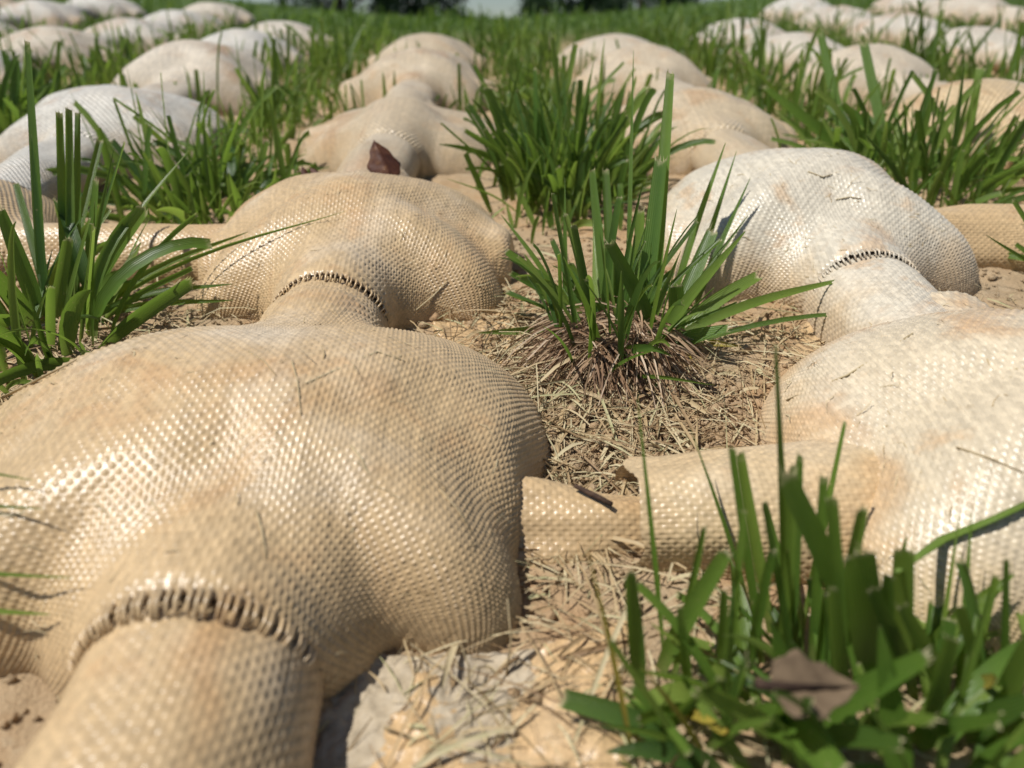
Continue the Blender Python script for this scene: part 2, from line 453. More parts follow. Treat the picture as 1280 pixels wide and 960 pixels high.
def refine(p, nu, nv, per_u, per_v, amp, seed):
    """cloth grid with real woven relief"""
    m = p.shape[0]
    Wu = cubic(nu * per_u + 1, p.shape[1]); Wv = cubic(nv * per_v + 1, m)
    f = np.stack([Wv @ p[..., k] @ Wu.T for k in range(3)], -1)
    du = np.gradient(f, axis=1); dv = np.gradient(f, axis=0)
    n = np.cross(du, dv); n /= np.linalg.norm(n, axis=-1)[..., None] + 1e-12
    U, V = np.meshgrid(np.linspace(0, nu, nu * per_u + 1), np.linspace(0, nv, nv * per_v + 1))
    # yarns wander a little
    Uw = U + .35 * (vnoise(U * .05, V * .12, seed + 5) - .5); Vw = V + .35 * (vnoise(U * .12, V * .05, seed + 6) - .5)
    f = f + n * (weave(Uw, Vw, seed) * amp)[..., None]
    return f, np.stack([U, V], -1)

def block_frame(X, D, rot=0.0, dz=0.0):
    n = float(surf(X, D)) - .13 + dz
    slope = ALPHA - math.atan(2 * KC * min(D, 60)) if D > 0 else ALPHA
    Mx = Matrix.Rotation(slope, 4, 'X') @ Matrix.Rotation(rot, 4, 'Z') @ Matrix.Scale(S, 4)
    Mx.translation = Vector(W(X, D, n).tolist())
    return Mx

def duct_mesh(name, L, r0, r1, fine, seed, z0=.105, z1=.10, torn=False, nu=34, lump=.03, blunt=False):
    """a filled fabric tube lying along -Y from y = 0"""
    nv = max(4, int(L / .023)); m = 33
    th = np.linspace(-.22 * np.pi, 1.22 * np.pi, 49); yy = np.linspace(0, 1, m)
    T, Y = np.meshgrid(th, yy)
    r = r0 + (r1 - r0) * Y + .012 * np.sin(Y * np.pi) + lump * (vnoise(T * 1.6 + seed, Y * L * 5 + seed, seed) - .5)
    zc = z0 + (z1 - z0) * Y
    y = -Y * L
    if blunt:
        r = r * np.sqrt(np.clip(1 - np.clip((Y - .72) / .285, 0, 1) ** 2, .0, 1)) + .01 * (vnoise(T * 3, Y * 6, seed) - .5)
    if torn: r = r * (1 + .07 * Y ** 12)
    if torn: y = y - .014 * Y ** 8 * (vnoise(T * 3, Y * 0, seed + 2) - .5) * 2
    p = np.stack([r * np.cos(T) * 1.04, y, zc + r * np.sin(T)], -1)[:, ::-1]
    if fine:
        f, uv = refine(p, nu, nv, 6, 6, .0064, seed)
    else:
        f, uv = p, np.stack(np.meshgrid(np.linspace(0, nu, p.shape[1]), np.linspace(0, nv, m)), -1)
    # faces out
    q = grid_quads(f.shape[1], f.shape[0])[:, ::-1]
    return mesh_np(name, f, q, M_FAB if fine else M_FABF, uv)

TAN = (.455, .325, .178, 1); PALE = (.50, .45, .36, 1); CREAM = (.49, .385, .25, 1); WHITE = (.535, .50, .435, 1)
HERO = {
    (0, 0): dict(dx=.02, dd=.12, seed=11, col=TAN, hx=.70, hxr=.555, hy=.54, hyf=.50, t=.36, end=.52, yo=.24, pinch=.32, px=.09, e=3.3, neck=.195, cp=2.2, lob=.12, arm=.48, eb=2.15, gd=.20, gw=.66, fl=.05, fine=(84, 66)),
    (1, 0): dict(dx=.12, dd=.10, seed=12, col=(.50, .42, .30, 1), hx=.62, hy=.56, t=.40, px=.20, arm=.55, eb=2.4, pinch=.38, fine=(84, 66)),
    (0, 1): dict(dx=.02, dd=-.13, seed=13, col=(.445, .32, .178, 1), t=.335, hx=.53, hy=.58, hyf=.49, end=.58, pinch=.26, px=.28, e=3.2, neck=.175, cp=2.4, lob=.07, eb=2.4, gd=.15, gw=.62, fl=.05, fine=(70, 58)),
    (1, 1): dict(dx=.03, dd=.0, seed=14, col=PALE, t=.385, hx=.53, hy=.58, hyf=.49, end=.58, pinch=.26, px=.28, e=3.2, neck=.175, cp=2.4, lob=.07, eb=2.4, gd=.15, gw=.62, fl=.05, fine=(70, 58)),
    (0, 2): dict(seed=15, col=CREAM, t=.26, dx=.03, hx=.54),
    (-1, 1): dict(seed=16, col=TAN, t=.34),
    (-1, 2): dict(seed=17, col=WHITE, t=.37, dx=.12, hx=.60),
    (-1, 3): dict(seed=18, col=(.53, .455, .355, 1), t=.42, dx=.08, hx=.56),
    (1, 2): dict(seed=19, col=CREAM, t=.33),
    (2, 2): dict(seed=20, col=(.50, .37, .21, 1), t=.38),
    (2, 1): dict(seed=21, col=(.50, .37, .22, 1), t=.34),
}
low_cache = {}
def low_shape(v):
    if v not in low_cache:
        p = pillow_shape(57, 40 + v)
        uv = np.stack(np.meshgrid(np.linspace(0, 58, 57), np.linspace(0, 50, 57)), -1)
        low_cache[v] = (p, mesh_np('cover', p, grid_quads(57, 57), M_FABF, uv))
    return low_cache[v]
low_duct = duct_mesh('duct', .85, .14, .14, False, 3)

ORD = ['nearest', 'second', 'third', 'fourth', 'fifth', 'sixth', 'seventh', 'eighth', 'ninth', 'tenth', 'eleventh']
COLN = {0: 'row just left of the middle grass strip', 1: 'row just right of the middle grass strip'}
for k in range(1, 5):
    COLN[-k] = '%s row left of the middle grass strip' % ORD[k]; COLN[k + 1] = '%s row right of the middle grass strip' % ORD[k]
LABELS = {
    (0, 0): 'big tan woven pillow filling the left foreground, stitched arch over its front tube',
    (1, 0): 'big cream woven pillow cut by the right edge behind the front grass tuft',
    (0, 1): 'tan woven pillow with an arched seam, just behind the big left foreground pillow',
    (1, 1): 'whitish woven pillow with an arched seam, behind the right foreground pillow',
    (0, 2): 'cream woven pillow behind the dark red dead leaf',
    (-1, 1): 'tan woven pillow behind the left foreground tuft at the left edge',
    (-1, 2): 'smooth white woven pillow behind the tall cut blade at upper left',
    (-1, 3): 'white woven pillow with brown stains at upper left',
    (1, 2): 'cream woven pillow behind the tall blade of the middle tuft',
    (2, 2): 'tan woven pillow at the right edge, behind the whitish pillow',
}

def make_pillow(c, r):
    X, D = pillow_xy(c, r)
    h = dict(HERO.get((c, r), {}))
    rr = np.random.default_rng(1000 + c * 37 + r * 101)
    X += h.get('dx', rr.uniform(-.05, .05)); D += h.get('dd', rr.uniform(-.05, .05))
    col = h.get('col')
    if col is None:
        k = rr.uniform(0, 1) ** .8; side = 1.0 if abs(c - .5) > 1 else .45
        k = min(1, k * side + (.25 if side == 1 else 0))
        col = tuple(np.array(CREAM) * (1 - k) + np.array(WHITE) * k)
    root = bpy.data.objects.new('fabric_pillow', None); C.objects.link(root)
    root.empty_display_size = .02
    fine = h.get('fine')
    shape = {k: h[k] for k in ('hx', 'hy', 't', 'end', 'yo', 'pinch', 'px', 'cp', 'nz', 'e', 'neck', 'hyf', 'lp', 'lob', 'hxr', 'arm', 'eb', 'gd', 'gw', 'fl') if k in h}
    if fine:
        p = pillow_shape(121, h['seed'], **shape)
        f, uv = refine(p, fine[0], fine[1], 6, 6, .0076, h['seed'])
        q = grid_quads(f.shape[1], f.shape[0])
        # open mouth under the arched seam
        cen = f.reshape(-1, 3)[q].mean(1); end = shape.get('end', DEF['end'])
        nr_ = shape.get('neck', DEF['neck']); gap = .024 if r == 0 else .015
        cut = (cen[:, 1] < -end + .010) & (cen[:, 0] ** 2 + (cen[:, 2] - .080) ** 2 < (nr_ - gap * .6) ** 2)
        me = mesh_np('cover', f, q[~cut], M_FAB, uv)
        sc_ = (1, 1, 1)
    elif 'seed' in h:
        p = pillow_shape(81, h['seed'], **shape)
        uv = np.stack(np.meshgrid(np.linspace(0, 58, 81), np.linspace(0, 50, 81)), -1)
        me = mesh_np('cover', p, grid_quads(81, 81), M_FABF, uv); sc_ = (1, 1, 1)
    else:
        p, me = low_shape(int(rr.integers(0, 5)))
        sc_ = (rr.uniform(.95, 1.08), rr.uniform(.95, 1.08), rr.uniform(.95, 1.15) * (1 if r < 4 else .85))
    root.matrix_world = block_frame(X, D, rr.uniform(-.06, .06) if not fine else 0.0) @ Matrix.Diagonal((*sc_, 1))
    cover = obj('cover', me, root, color=col)
    end = shape.get('end', DEF['end'])
    if fine:
        fuzz(root, me, 320, col, h['seed'])
        L = .85 if (c, r) != (0, 0) else .95
        r0 = nr_ - gap
        dm = duct_mesh('duct', L, r0, r0 + .004, True, h['seed'] + 50, .078, .06)
        dct = obj('duct', dm, root, (0, -end + .10, 0), col)
        # yarns of the gathered seam, bridging lip and tube
        nst = 36 if r == 0 else 30
        for a in np.linspace(.10 * np.pi, .90 * np.pi, nst):
            a = a + rng.uniform(-.02, .02)
            ro, ri = nr_ - .004, nr_ - gap
            p0 = np.array([ro * math.cos(a), -end + .008, .080 + ro * math.sin(a)])
            p2 = np.array([ri * math.cos(a) * 1.04, -end - .024 - rng.uniform(0, .008), .080 + ri * math.sin(a)])
            p1 = (p0 + p2) / 2 + np.array([.008 * math.cos(a), -.006, .008 * math.sin(a)])
            v, qd, tr = tube([p0, p1, p2], rng.uniform(.8, 1.15) * (1 if r == 0 else .8) * np.array([.0044, .0040, .0036]), 6)
            obj('seam_thread', mesh_np('seam_thread', v, qd, M_FAB, np.full((len(v), 2), rng.uniform(0, 40)), tris=tr), root, color=col)
        if (c, r) in ((1, 0),):
            dl = duct_mesh('duct', .50, .160, .132, True, 71, .05, .035, torn=True)
            d2 = obj('duct', dl, root, (-(shape.get('hx', .6)) + .16, -.10, 0), (.50, .385, .235, 1)); d2.rotation_euler = (0, 0, -math.pi / 2)
            d2['label'] = 'torn sideways fabric tube'
        if (c, r) == (0, 0):
            dl = duct_mesh('duct', .48, .100, .085, True, 72, .008, -.005, nu=22, lump=.045)
            d2 = obj('duct', dl, root, (.32, -.10, 0), (.41, .30, .17, 1)); d2.rotation_euler = (0, 0, math.pi / 2)
            d2['label'] = 'dirty stub of the torn sideways tube'
        if (c, r) == (1, 1):
            dl = duct_mesh('duct', .70, .150, .130, True, 73, .05, .05)
            d2 = obj('duct', dl, root, (.42, -.05, 0), TAN); d2.rotation_euler = (0, 0, math.pi / 2)
    else:
        obj('duct', low_duct, root, (0, -end + .10, 0), col)
    if (c, r) == (-1, 1):
        dl = duct_mesh('duct', 1.05, .150, .120, True, 74, .03, .03)
        d2 = obj('duct', dl, root, (.42, -.02, 0), TAN); d2.rotation_euler = (0, 0, math.pi / 2)
    lab = LABELS.get((c, r)) or '%s woven pillow of the %s' % (ORD[r], COLN[c])
    tag(root, lab, 'fabric pillow', 'woven pillows of the bank mat')
    return root

def fuzz(root, me, n, col, seed):
    r = np.random.default_rng(seed); co = np.zeros(len(me.vertices) * 3); me.vertices.foreach_get('co', co); co = co.reshape(-1, 3)
    nn = np.zeros(len(me.vertices) * 3); me.vertices.foreach_get('normal', nn); nn = nn.reshape(-1, 3)
    i = r.choice(np.where(co[:, 2] > .05)[0], n); p = co[i]; m = nn[i]
    t = np.cross(m, r.normal(0, 1, (n, 3))); t /= np.linalg.norm(t, axis=1)[:, None]; sd = np.cross(m, t)
    L = r.uniform(.012, .05, n)[:, None]; w = r.uniform(.0006, .0014, n)[:, None]
    a = p + m * .001; b = p + t * L * .5 + m * r.uniform(.001, .006, (n, 1)); c = p + t * L + sd * r.normal(0, .012, (n, 1)) + m * r.uniform(-.002, .005, (n, 1))
    V = np.stack([a - sd * w, a + sd * w, b - sd * w, b + sd * w, c - sd * w * .4, c + sd * w * .4], 1)
    Q = (np.arange(n) * 6)[:, None, None] + np.array([(0, 1, 3, 2), (2, 3, 5, 4)])[None]
    o = obj('loose_fibres', mesh_np('loose_fibres', V, Q.reshape(-1, 4), M_STRAW, rnd=np.repeat(r.uniform(.4, .8, n), 6)), root)
    o['kind'] = 'stuff'

def in_view(c, r):
    X, D = pillow_xy(c, r)
    p = np.array([X, D, float(surf(X, D)) + .25]); q = p - np.array([0, 0, 1.0])
    z = q @ C_F
    if z < .3: return False
    x = 640 + F * (q @ C_R) / z; y = 480 - F * (q @ C_U) / z
    m = F * .75 / z
    return -m < x < 1280 + m and y > -m * .3
PILLOWS = {}
for r in range(0, 8):
    for c in range(-4, 6):
        if in_view(c, r) and (r < 5 or c < 0 or c > 1) and (r < 6 or c < -1 or c > 2): PILLOWS[(c, r)] = make_pillow(c, r)
print('pillows', len(PILLOWS))

# ------------------------------------------------------------------ grass
UP = np.array([0, 0, 1.0])
TW = np.array([[1, 0, 0], [0, ca, -sa], [0, sa, ca]])
def w1(p): return S * (TW @ np.asarray(p, float))

def blades(P0, P3, width, bend, face, rnd, segs=6, taper=.72, keel=.22, lean0=None, twist=None, fray=False):
    """ribbons with a keel; P0 base, P3 tip in metres; returns verts, quads, uv, rnd"""
    P0 = np.atleast_2d(P0).astype(float); P3 = np.atleast_2d(P3).astype(float); n = len(P0)
    width = np.broadcast_to(np.asarray(width, float), (n,)); bend = np.broadcast_to(np.asarray(bend, float), (n,))
    taper = np.broadcast_to(np.asarray(taper, float), (n,))
    L = np.linalg.norm(P3 - P0, axis=1)[:, None]
    ch = (P3 - P0)
    d0 = ch / L * (1 - bend[:, None]) + UP * bend[:, None]; d0 /= np.linalg.norm(d0, axis=1)[:, None]
    P1 = P0 + d0 * L * .42; P2 = P0 + ch * .66 + d0 * L * .16 * bend[:, None] * 2
    t = np.linspace(0, 1, segs + 1)
    b0, b1, b2, b3 = (1 - t) ** 3, 3 * t * (1 - t) ** 2, 3 * t * t * (1 - t), t ** 3
    c = (b0[None, :, None] * P0[:, None] + b1[None, :, None] * P1[:, None] + b2[None, :, None] * P2[:, None] + b3[None, :, None] * P3[:, None])
    tg = np.gradient(c, axis=1); tg /= np.linalg.norm(tg, axis=2)[..., None] + 1e-12
    face = np.broadcast_to(np.atleast_2d(face), (n, 3))
    if twist is None: twist = np.zeros(n)
    side = np.cross(tg, np.broadcast_to(face[:, None], tg.shape)); side /= np.linalg.norm(side, axis=2)[..., None] + 1e-9
    nor = np.cross(side, tg)
    ang = (np.asarray(twist)[:, None] * t[None])[..., None]
    side, nor = side * np.cos(ang) + nor * np.sin(ang), nor * np.cos(ang) - side * np.sin(ang)
    wp = np.minimum(.55 + 1.6 * t, 1.0)[None] * (1 - (1 - taper[:, None]) * t[None] ** 2.0)
    ww = (width[:, None] * wp)[..., None] * .5
    kk = -nor * ww * 2 * keel
    v = np.stack([c - side * ww, c + kk, c + side * ww], 2)
    if fray:
        j = rng.uniform(-.5, .5, (n, 3)) * width[:, None] * .35
        v[:, -1] = v[:, -1] + tg[:, -1][:, None] * j[..., None]
        e0, e1, e2 = v[:, -1, 0], v[:, -1, 1], v[:, -1, 2]
    k = segs + 1
    base = (np.arange(n) * k * 3)[:, None, None, None]
    q = base + (np.arange(segs)[None, :, None, None] * 3) + np.arange(2)[None, None, :, None] + np.array([0, 1, 4, 3])[None, None, None]
    uv = np.zeros((n, k, 3, 2)); uv[..., 0] = np.array([0, .5, 1])[None, None]; uv[..., 1] = t[None, :, None]
    rr = np.broadcast_to(np.asarray(rnd, float).reshape(-1, 1, 1), (n, k, 3))
    if fray:      # torn fibres on the mown end (one blade at a time)
        sp = [v.reshape(-1, 3)]; tq = []; i0 = n * k * 3; m = 7
        for a in range(m):
            f0, f1 = (a + .05) / m, (a + .95) / m
            pt = lambda f: (e0[0] * (1 - 2 * f) + e1[0] * 2 * f) if f < .5 else (e1[0] * (2 - 2 * f) + e2[0] * (2 * f - 1))
            ln = width[0] * rng.uniform(.04, .30) * (2.2 if rng.uniform() < .2 else 1)
            mid = (pt(f0) + pt(f1)) / 2 + tg[0, -1] * ln + side[0, -1] * rng.normal(0, .12) * width[0] + nor[0, -1] * rng.normal(0, .1) * width[0]
            sp.append(np.stack([pt(f0), pt(f1), mid])); tq.append((i0, i0 + 1, i0 + 2)); i0 += 3
        vv = np.concatenate(sp); ex = len(vv) - n * k * 3
        return vv, q.reshape(-1, 4), np.concatenate([uv.reshape(-1, 2), np.tile([.5, 1.08], (ex, 1))]), np.concatenate([rr.reshape(-1), np.full(ex, rr.reshape(-1)[0])]), np.array(tq)
    return v.reshape(-1, 3), q.reshape(-1, 4), uv.reshape(-1, 2), rr.reshape(-1)

def gw(X, D, off=0.0):
    return W(X, D, ground_n(X, D) + off)

CAMW = W(0, 0, 1.0)
def top_hit(px, py):
    """first pillow or ground point under a pixel, from the scene's own geometry"""
    dg = bpy.context.evaluated_depsgraph_get()
    r = TW @ ray(px, py); r = r / np.linalg.norm(r)
    ok, loc, nrm, _, ob, _ = sc.ray_cast(dg, Vector(CAMW.tolist()), Vector(r.tolist()))
    q = TW.T @ (np.array(loc) / S)
    return q, TW.T @ np.array(nrm)

bpy.context.view_layer.update()
def rand_faces(P0, spread=1.6):
    d = CAMW - P0; d[:, 2] = np.abs(d[:, 2]) * .5 + .02
    a = rng.normal(0, spread * .5, len(P0))
    c_, s_ = np.cos(a), np.sin(a)
    d = np.stack([d[:, 0] * c_ - d[:, 1] * s_, d[:, 0] * s_ + d[:, 1] * c_, d[:, 2]], 1)
    return d / np.linalg.norm(d, axis=1)[:, None]

def tuft_blades(X, D, n, rad, l0, l1, lean, w0=.012, w1_=.055):
    """random blades of one tuft: bases, tips, widths ... in metres"""
    a = rng.uniform(0, 2 * np.pi, n); r = rad * np.sqrt(rng.uniform(0, 1, n))
    bx, bd = X + r * np.cos(a), D + r * np.sin(a)
    P0 = gw(bx, bd, -.01)
    a2 = a + rng.normal(0, .7, n)
    le = np.clip(np.abs(rng.normal(lean * .75, lean * .45, n)) + .35 * r / max(rad, 1e-3) * lean, .03, 1.45)
    L = rng.uniform(l0, l1, n) * S * (1 - .25 * (le / 1.4))
    P3 = P0 + L[:, None] * np.stack([np.sin(le) * np.cos(a2), np.sin(le) * np.sin(a2), np.cos(le)], 1)
    # nothing dips under the soil
    return P0, P3, (w0 + (w1_ - w0) * rng.uniform(0, 1, n) ** 1.4) * S, rng.uniform(.15, .95, n), rand_faces(P0), rng.uniform(0, 1, n)

def make_tuft(label, X, D, n, rad, l0, l1, lean, heroes=(), fwd=0.0, yellow=(), w0=.012, w1_=.055, thatch=0):
    base = gw(X, D)
    root = bpy.data.objects.new('grass_tuft', None); C.objects.link(root); root.location = Vector(base.tolist())
    root.empty_display_size = .02
    tag(root, label, 'grass tuft', 'grass tufts growing between the pillows')
    def add(P0, P3, w, bend, face, rn, mat, twist, taper, fray):
        o_ = blades(P0, P3, w, bend, face, rn, 8, taper, .27, twist=twist, fray=fray)
        obj('blade', mesh_np('blade', o_[0] - base, o_[1], mat, o_[2], o_[3], o_[4] if fray else None), root)
    P0, P3, w, b, fc, rn = tuft_blades(X, D, n, rad, l0, l1, lean, w0, w1_)
    for i in range(n):
        cut = rng.uniform() < .4
        add(P0[i:i + 1], P3[i:i + 1], w[i], b[i], fc[i], rn[i], M_GRASS, [rng.normal(0, .5)], .8 if cut else .08, cut)
    for (lst, mat) in ((heroes, M_GRASS), (yellow, M_YEL)):
        for h in lst:
            bx, by, tx, ty, wpx = h[:5]; dz = h[5] if len(h) > 5 else 0.0; bend = h[6] if len(h) > 6 else .25
            g = on_ground(bx, by, -.105); g = np.array([g[0], g[1], float(ground_n(g[0], g[1]))])
            z = depth_of(g)
            tip = at_depth(tx, ty, depth_of(top_hit(tx, ty)[0]) - .035 if dz is None else z + dz - fwd)
            lo = float(ground_n(tip[0], tip[1])) + .02
            tip[2] = max(tip[2], lo)
            wd = wpx * (z - fwd) / F * S * (.84 if not fwd else .74)
            f0 = CAMW - w1(g) + np.array([rng.normal(0, .03), 0, rng.uniform(0, .06)])
            cut = h[7] if len(h) > 7 else (wpx > 11)
            add(w1(g)[None], w1(tip)[None], wd, bend, f0 / np.linalg.norm(f0), [rng.uniform(.15, .8)], mat,
                [rng.normal(0, .45)], rng.uniform(.55, .85) if cut else .08, cut)
    if thatch:
        a = rng.uniform(0, 2 * np.pi, thatch); r = .175 * np.sqrt(rng.uniform(.05, 1, thatch))
        p0 = gw(X + .55 * r * np.cos(a), D + .55 * r * np.sin(a), .02)
        r2 = r + rng.uniform(-.06, .15, thatch); a2 = a + rng.normal(0, .9, thatch)
        p3 = gw(X + r2 * np.cos(a2), D + r2 * np.sin(a2), .004)
        v, q, uv, rr = blades(p0, p3, rng.uniform(.0018, .0075, thatch) * S, rng.uniform(0, 1.0, thatch), rand_faces(p0, 2.5), rng.uniform(0, 1, thatch), 5, .4, .2)
        t_ = obj('thatch', mesh_np('thatch', v - base, q, M_THATCH, uv, rr), root)
        t_['kind'] = 'stuff'; t_['label'] = 'dead brown thatch round the foot of the tuft'
    return root

make_tuft('sharp green grass tuft on brown thatch in the middle of the picture', .33, 1.95, 58, .15, .22, .46, .62, w0=.008, w1_=.040, thatch=2000,
    heroes=[(812, 432, 838, 92, 21, .05, .1), (800, 430, 826, 200, 26, .0, .1), (757, 410, 740, 214, 17, .05, .05), (766, 412, 757, 212, 15, .06, .05),
        (783, 405, 792, 62, 8, .10, .1, False), (706, 410, 706, 222, 9, .0, .05, False), (795, 410, 800, 262, 18, .0, .1), (812, 405, 815, 300, 18, -.02),
        (835, 395, 907, 178, 12, .03, .25, False), (860, 385, 921, 188, 11, .03, .2, False), (866, 390, 938, 222, 11, .02, .2, False), (842, 400, 936, 268, 8, .0, .2, False),
        (820, 448, 764, 306, 24, -.16, .2), (735, 428, 598, 416, 17, -.02, .1, False), (722, 405, 633, 314, 15, .0, .3), (706, 400, 626, 268, 9, .05, .3, False),
        (728, 418, 640, 342, 13, -.05, .3), (832, 446, 1072, 344, 17, .10, .2, False), (862, 442, 1135, 386, 9, .06, .2, False), (832, 452, 910, 410, 26, -.08, .2),
        (842, 436, 948, 344, 24, .02, .35), (838, 420, 890, 290, 24, .04, .2), (748, 425, 712, 330, 16, -.04), (775, 425, 770, 330, 18, -.05),
        (790, 430, 786, 300, 14, .04), (730, 422, 690, 300, 12, .05), (765, 430, 720, 360, 20, -.1), (845, 440, 845, 360, 26, -.08), (826, 455, 815, 520, 10, -.12, .1, False)],
    yellow=[(748, 430, 764, 478, 9, -.03, .5, False), (868, 436, 928, 433, 11, -.05, .1), (845, 455, 862, 450, 12, -.05, .1)])

make_tuft('big bright green grass tuft at the left edge behind the foreground pillow', -1.27, 2.02, 70, .26, .28, .62, .75,
    heroes=[(62, 420, 34, 52, 15, .0, .05), (88, 415, 74, 140, 13, .05, .05), (95, 415, 86, 136, 13, .05, .05), (100, 412, 97, 142, 12, .07, .05),
        (110, 405, 120, 225, 14, .0, .1), (105, 415, 178, 262, 24, -.1, .35), (60, 425, 0, 262, 26, -.12, .3), (50, 430, -20, 330, 26, -.2, .3), (75, 425, 20, 230, 14, .1, .2),
        (100, 412, 236, 188, 9, .15, .3, False), (112, 412, 432, 264, 7, None, .25, False), (110, 415, 310, 290, 12, .1, .3, False), (112, 418, 290, 355, 13, -.05, .3, False),
        (115, 412, 292, 375, 12, -.08, .2, False), (92, 420, 165, 335, 20, -.08, .4), (75, 425, 85, 300, 18, -.08, .1), (40, 430, -10, 400, 20, -.12, .3), (80, 400, 125, 175, 12, .15, .1)])

make_tuft('blurred green grass tuft filling the lower right corner', .58, .62, 130, .30, .14, .34, .80, w0=.010, w1_=.046, fwd=.10,
    heroes=[(830, 835, 796, 490, 11, .1, .1, False), (985, 830, 970, 432, 25, -.02, .05), (962, 800, 926, 568, 20, .05, .1), (935, 760, 862, 532, 10, .1, .15, False),
        (1000, 800, 1056, 528, 13, .08, .1), (985, 820, 1000, 570, 24, .0, .1), (822, 850, 908, 690, 36, -.02, .25), (800, 880, 788, 720, 30, -.02, .1), (840, 860, 880, 660, 18, .05, .1),
        (1085, 860, 985, 600, 44, -.05, .25), (1090, 880, 1075, 700, 60, -.10, .1), (1120, 860, 1130, 690, 40, -.05, .1), (900, 930, 930, 830, 34, -.08, .2), (960, 950, 1010, 880, 40, -.1, .4),
        (1000, 945, 1155, 822, 54, -.08, .3), (1190, 900, 1215, 640, 14, .1, .1, False), (1210, 860, 1245, 720, 16, .05, .1), (1250, 900, 1258, 700, 16, .0, .1), (1165, 860, 1200, 640, 10, .1, .2, False),
        (1120, 720, 1290, 622, 15, .02, .1, False), (1190, 940, 1280, 880, 60, -.05, .2), (1060, 940, 1160, 900, 44, -.1, .3), (1010, 960, 1120, 930, 50, -.12, .3), (950, 840, 915, 562, 18, .0, .1), (975, 850, 992, 585, 22, -.03, .1), (1012, 850, 1030, 598, 20, .0, .15), (990, 860, 956, 630, 16, -.02, .1), (1030, 870, 1078, 640, 26, -.04, .2), (1052, 880, 1040, 625, 24, -.05, .1), (905, 870, 930, 640, 16, .0, .1), (1100, 880, 1110, 720, 26, -.05, .1), (1140, 890, 1092, 740, 30, -.06, .2), (1230, 900, 1200, 760, 22, -.02, .2), (1130, 960, 1240, 900, 54, -.1, .3), (880, 950, 960, 900, 30, -.1, .3), (830, 930, 900, 850, 24, -.08, .3), (1180, 900, 1130, 760, 34, -.05, .2), (1050, 900, 1040, 740, 36, -.05, .1), (1150, 940, 1190, 800, 30, -.08, .2), (900, 880, 905, 740, 22, 0, .1), (930, 860, 965, 690, 20, 0, .1), (860, 880, 850, 760, 20, 0, .1), (1230, 930, 1290, 800, 40, -.05, .2), (780, 870, 860, 940, 16, -.12, .4), (1075, 720, 1142, 596, 9, .05, .2, False),
        (870, 900, 800, 900, 22, -.06, .3), (930, 920, 1040, 960, 60, -.14, .5)],
    yellow=[(790, 960, 735, 690, 12, .0, .2, False), (850, 900, 905, 915, 18, -.05, .3), (960, 900, 1000, 860, 18, -.02, .3), (1190, 880, 1240, 850, 26, -.05, .3), (880, 960, 800, 830, 14, 0, .2, False)])

make_tuft('thick upright grass tuft in the middle strip behind the middle tuft', .36, 3.50, 170, .30, .28, .58, .6, w0=.010, w1_=.046)
make_tuft('spreading dark grass tuft between the tan pillow and the white pillow', -1.18, 3.42, 170, .36, .20, .44, 1.0, w0=.012, w1_=.046)
make_tuft('loose grass tuft behind the whitish pillow at right', 2.0, 3.62, 110, .40, .25, .55, .7, w0=.010, w1_=.046,
    heroes=[(1155, 215, 1052, 168, 18, .1, .6), (1110, 210, 1080, 55, 16, .1, .1), (1060, 205, 1025, 40, 16, .1, .1), (1075, 215, 957, 110, 20, -.1, .2)])
make_tuft('few wiry grass blades at the right edge beside the whitish pillow', 2.02, 2.25, 30, .16, .25, .55, .9, w0=.008, w1_=.03)
make_tuft('dark grass blades peeping in at the left edge beside the foreground pillow', -1.42, 1.0, 16, .12, .25, .45, .8,
    heroes=[(-330, 770, 92, 722, 13, None, .3, False), (-330, 800, 62, 768, 22, None, .3, False), (-300, 720, 55, 636, 13, None, .4, False), (-300, 690, 40, 600, 12, None, .5, False)])
make_tuft('grass tuft in the upper left corner beside the stained white pillow', -2.86, 4.9, 100, .36, .28, .55, .7, w0=.018, w1_=.065)

